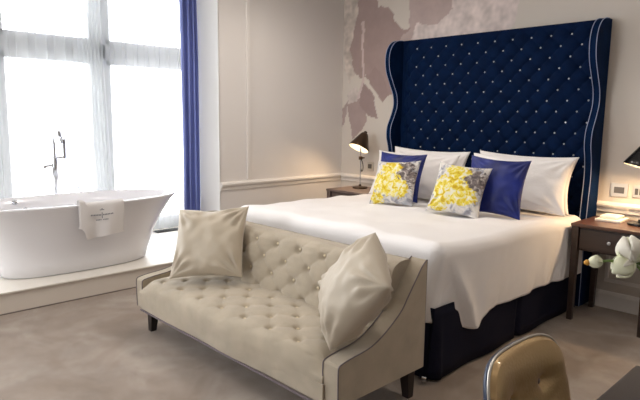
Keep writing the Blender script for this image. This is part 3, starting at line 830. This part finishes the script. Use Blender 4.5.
# switches and sockets
def plate(x0, x1, z0, z1, label, cat, holes, group=None):
    t = thing('wall_switch' if cat == 'switch' else 'wall_socket', ((x0+x1)/2, YW, z0), label, cat, group=group)
    W_, H_ = (x1-x0)/2, z1-z0
    bevel(G().box(-W_, W_, -.010, 0, 0, H_).put('plate', 'silver', t, smooth=False), .003)
    for (a, b, c, d) in holes: G().box(a, b, -.013, -.009, c, d, .001).put('switch_panel' if cat == 'switch' else 'socket_panel', 'screen', t, smooth=False)
plate(-1.508, -1.388, .855, .955, 'silver wall switch plate with dark rocker panel right of the headboard', 'switch', [(-.036, .034, .027, .073)])
plate(-1.357, -1.275, .862, .948, 'silver wall socket plate at the right edge above the walnut nightstand', 'socket', [(-.026, -.004, .02, .066), (.004, .026, .02, .066)])
plate(-3.925, -3.838, .868, .955, 'small silver wall socket plate beside the bronze lamp', 'socket', [(-.028, .022, .02, .066)])

# ------------------------------------------------------------------ desk, vase, chair
dk = thing('desk', (-.0, 1.0, 0), 'dark wood desk at the lower right corner of the picture', 'desk')
bevel(G().box(-.455, .62, -.62, .656, .705, .74).put('desk_top', 'desk', dk, smooth=False), .004)
G().box(-.02, .57, -.56, .60, .60, .705).put('apron', 'desk', dk, smooth=False)
for x in (-.41, .57):
    for y in (-.57, .60): G().box(x-.025, x+.025, y-.025, y+.025, 0, .705, .003).put('leg', 'desk', dk, smooth=False)
# chair
ch = thing('desk_chair', (-.425, 1.262, 0), 'tan gold leather desk chair with two dimpled buttons and silver piped edge', 'chair')
def chair_back():
    W, Hh, T = .375, .42, .045
    n = 60; m_ = 60; r_ = .075
    def outline(t):   # superellipse-like rounded rectangle, t in 0..1
        a = 2*PI*t; c, s = math.cos(a), math.sin(a); e = 4.6
        return (W/2*math.copysign(abs(c)**(2/e), c), Hh/2*math.copysign(abs(s)**(2/e), s))
    # front cushion: concentric rings
    rings = 26; N = 72; vs = []
    def front(y, z):
        q = max(0, 1-(abs(y)/(W/2))**4.6-(abs(z)/(Hh/2))**4.6)
        h = .032*q**.4
        for by in (-.075, .075):
            for bz in (.10, -.06):
                d2 = (y-by)**2+(z-bz)**2; h -= .014*math.exp(-d2/.0002)+.008*math.exp(-d2/.0022)
        h -= .006*math.exp(-(z-.10)**2/.0004)*(abs(y) < .2)*.5
        return h
    bend = lambda y: .030*(y/(W/2))**2
    for k in range(rings+1):
        s = k/rings
        for i in range(N):
            y, z = outline(i/N); y *= s; z *= s
            vs.append((front(y, z)+bend(y)+.012, y, z))
    g = G().add(vs, grid_faces(N, rings+1, wrap=True))
    R_ = Matrix.Rotation(math.radians(-11), 3, 'Y')
    tr = lambda p: tuple(R_@Vector(p)+Vector((-.165, 0, .648)))
    g.v = [tr(p) for p in g.v]
    bk = g.put('backrest', 'gold', ch)
    for by in (-.075, .075):
        for bz in (.10, -.06):
            G().lathe([(.009, 0), (.0085, .004), (0, .007)], tr((front(by, bz)+bend(by)+.012, by, bz)), 12, axis=(1, 0, .2)).put('button', 'pipe_dark', bk)
    vs = []
    for (s, x) in ((1.0, .012), (1.012, .008), (1.012, .002), (.985, -.004), (.9, -.008), (.6, -.01), (0.02, -.01)):
        for i in range(N):
            y, z = outline(i/N); vs.append(tr((x+bend(y*s), y*s, z*s)))
    mk('back_shell', vs, grid_faces(N, 7, wrap=True), 'shell', ch)
    ring = [tr((.012+bend(outline(i/N)[0]), outline(i/N)[0]*1.01, outline(i/N)[1]*1.01)) for i in range(N)]
    G().tube(ring, .0035, 8, closed=True).put('piping', 'silver', ch)
chair_back()
st = G(); sv = []
prof = [(.0, .40), (.9, .40), (1.0, .415), (1.0, .44), (.96, .462), (.85, .47), (.5, .475), (.02, .476)]
for (s, z) in prof: sv += [(a*s if s else 0, b*s if s else 0, z) for a, b, _ in superell(0, 0, .20, .215, 4.5, 48)]
mk('seat', [(a+.06, b, c) for a, b, c in sv], grid_faces(48, len(prof), wrap=True), 'gold', ch, sharp=60)
G().tube(smoothline([(.0, -.12, .41), (-.12, -.12, .41), (-.17, -.12, .50), (-.18, -.12, .62)], 6), .011).tube(smoothline([(.0, .12, .41), (-.12, .12, .41), (-.17, .12, .50), (-.18, .12, .62)], 6), .011).put('back_frame', 'chrome', ch)
for sx in (-1, 1):
    for sy in (-1, 1): G().tube([(.06+sx*.14, sy*.15, .41), (.06+sx*.19, sy*.20, 0)], [.015, .010], 12).put('leg', 'dark_wood', ch)

# vase of tulips
va = thing('flower_vase', (-.335, 1.52, .74), 'clear glass vase on the desk corner holding pale tulips', 'vase')
prof = [(.0, .0), (.048, 0), (.052, .006), (.050, .08), (.044, .15), (.040, .19), (.044, .22), (.041, .22), (.037, .19), (.041, .15), (.047, .08), (.047, .016), (0, .014)]
G().lathe(prof, (0, 0, 0), 32).put('vase_body', 'vase', va)
def petal(g, base, axis, side, L, wd, cup, openn, n=9):
    axis = Vector(axis).normalized(); side = Vector(side); side = (side-axis*side.dot(axis)).normalized(); tang = axis.cross(side)
    vs = []
    for j in range(n+1):
        t = j/n
        out = cup*math.sin(PI*min(1, t*.9+.05))*1.0+openn*t*t; up = L*t*(1-.15*openn/L*t)
        wj = wd*math.sin(PI*(.08+.84*t))**.7*(1-.25*t)
        for i in range(n+1):
            s = -1+2*i/n
            vs.append(Vector(base)+axis*(up-.008*s*s*t)+side*(out-.45*wj*s*s)+tang*(wj*s))
    g.add(vs, grid_faces(n+1, n+1))
def flower(name, pos, axis, L, wd, cup, openn, m, n, label, stem_pts, core=None, m2=None):
    t = thing(name, pos, label, 'flower', group='pale tulips in the vase')
    ax = Vector(axis).normalized(); s0 = ax.orthogonal().normalized()
    for k in range(n):
        g = G(); a = 2*PI*k/n+(.5 if k % 2 else 0)*.2
        petal(g, -ax*L*.5, ax, Matrix.Rotation(a, 3, ax)@s0, L*(1 if k % 2 else .93), wd, cup*(1 if k % 2 else .8), openn)
        o = g.put('petal', m if (k % 2 or not m2) else m2, t); sd = o.modifiers.new('thickness', 'SOLIDIFY'); sd.thickness = .0012
    if core: G().lathe([(0, -.004), (.006, 0), (.007, .006), (.004, .011), (0, .012)], ax*L*.32, 12, axis=ax).put('flower_centre', core, t)
    P = Vector(pos)
    G().tube(smoothline([-ax*L*.48]+[Vector(q)-P for q in stem_pts], 8), .0032, 8).put('stem', 'stem', t)
flower('tulip', (-.432, 1.44, 1.103), (-.35, .25, .9), .066, .034, .030, .006, 'petal', 6, 'large ivory tulip facing up beside the right picture edge', [(-.405, 1.455, 1.05), (-.36, 1.50, .98), (-.338, 1.518, .90), (-.333, 1.52, .77)], m2='petalg')
flower('tulip', (-.440, 1.425, 1.060), (-.55, -.25, -.55), .056, .028, .026, .008, 'petalg', 6, 'greenish ivory tulip nodding down just below the large ivory tulip', [(-.405, 1.47, 1.068), (-.37, 1.50, 1.02), (-.342, 1.523, .93), (-.338, 1.522, .77)], m2='petal')
flower('tulip', (-.490, 1.383, 1.070), (-.75, -.62, -.12), .036, .017, .0150, -.002, 'petalg', 6, 'small round tulip bud with orange centre, left of the two open tulips', [(-.455, 1.415, 1.073), (-.40, 1.47, 1.06), (-.355, 1.512, .98), (-.330, 1.525, .90), (-.328, 1.518, .77)], core='bud_core')
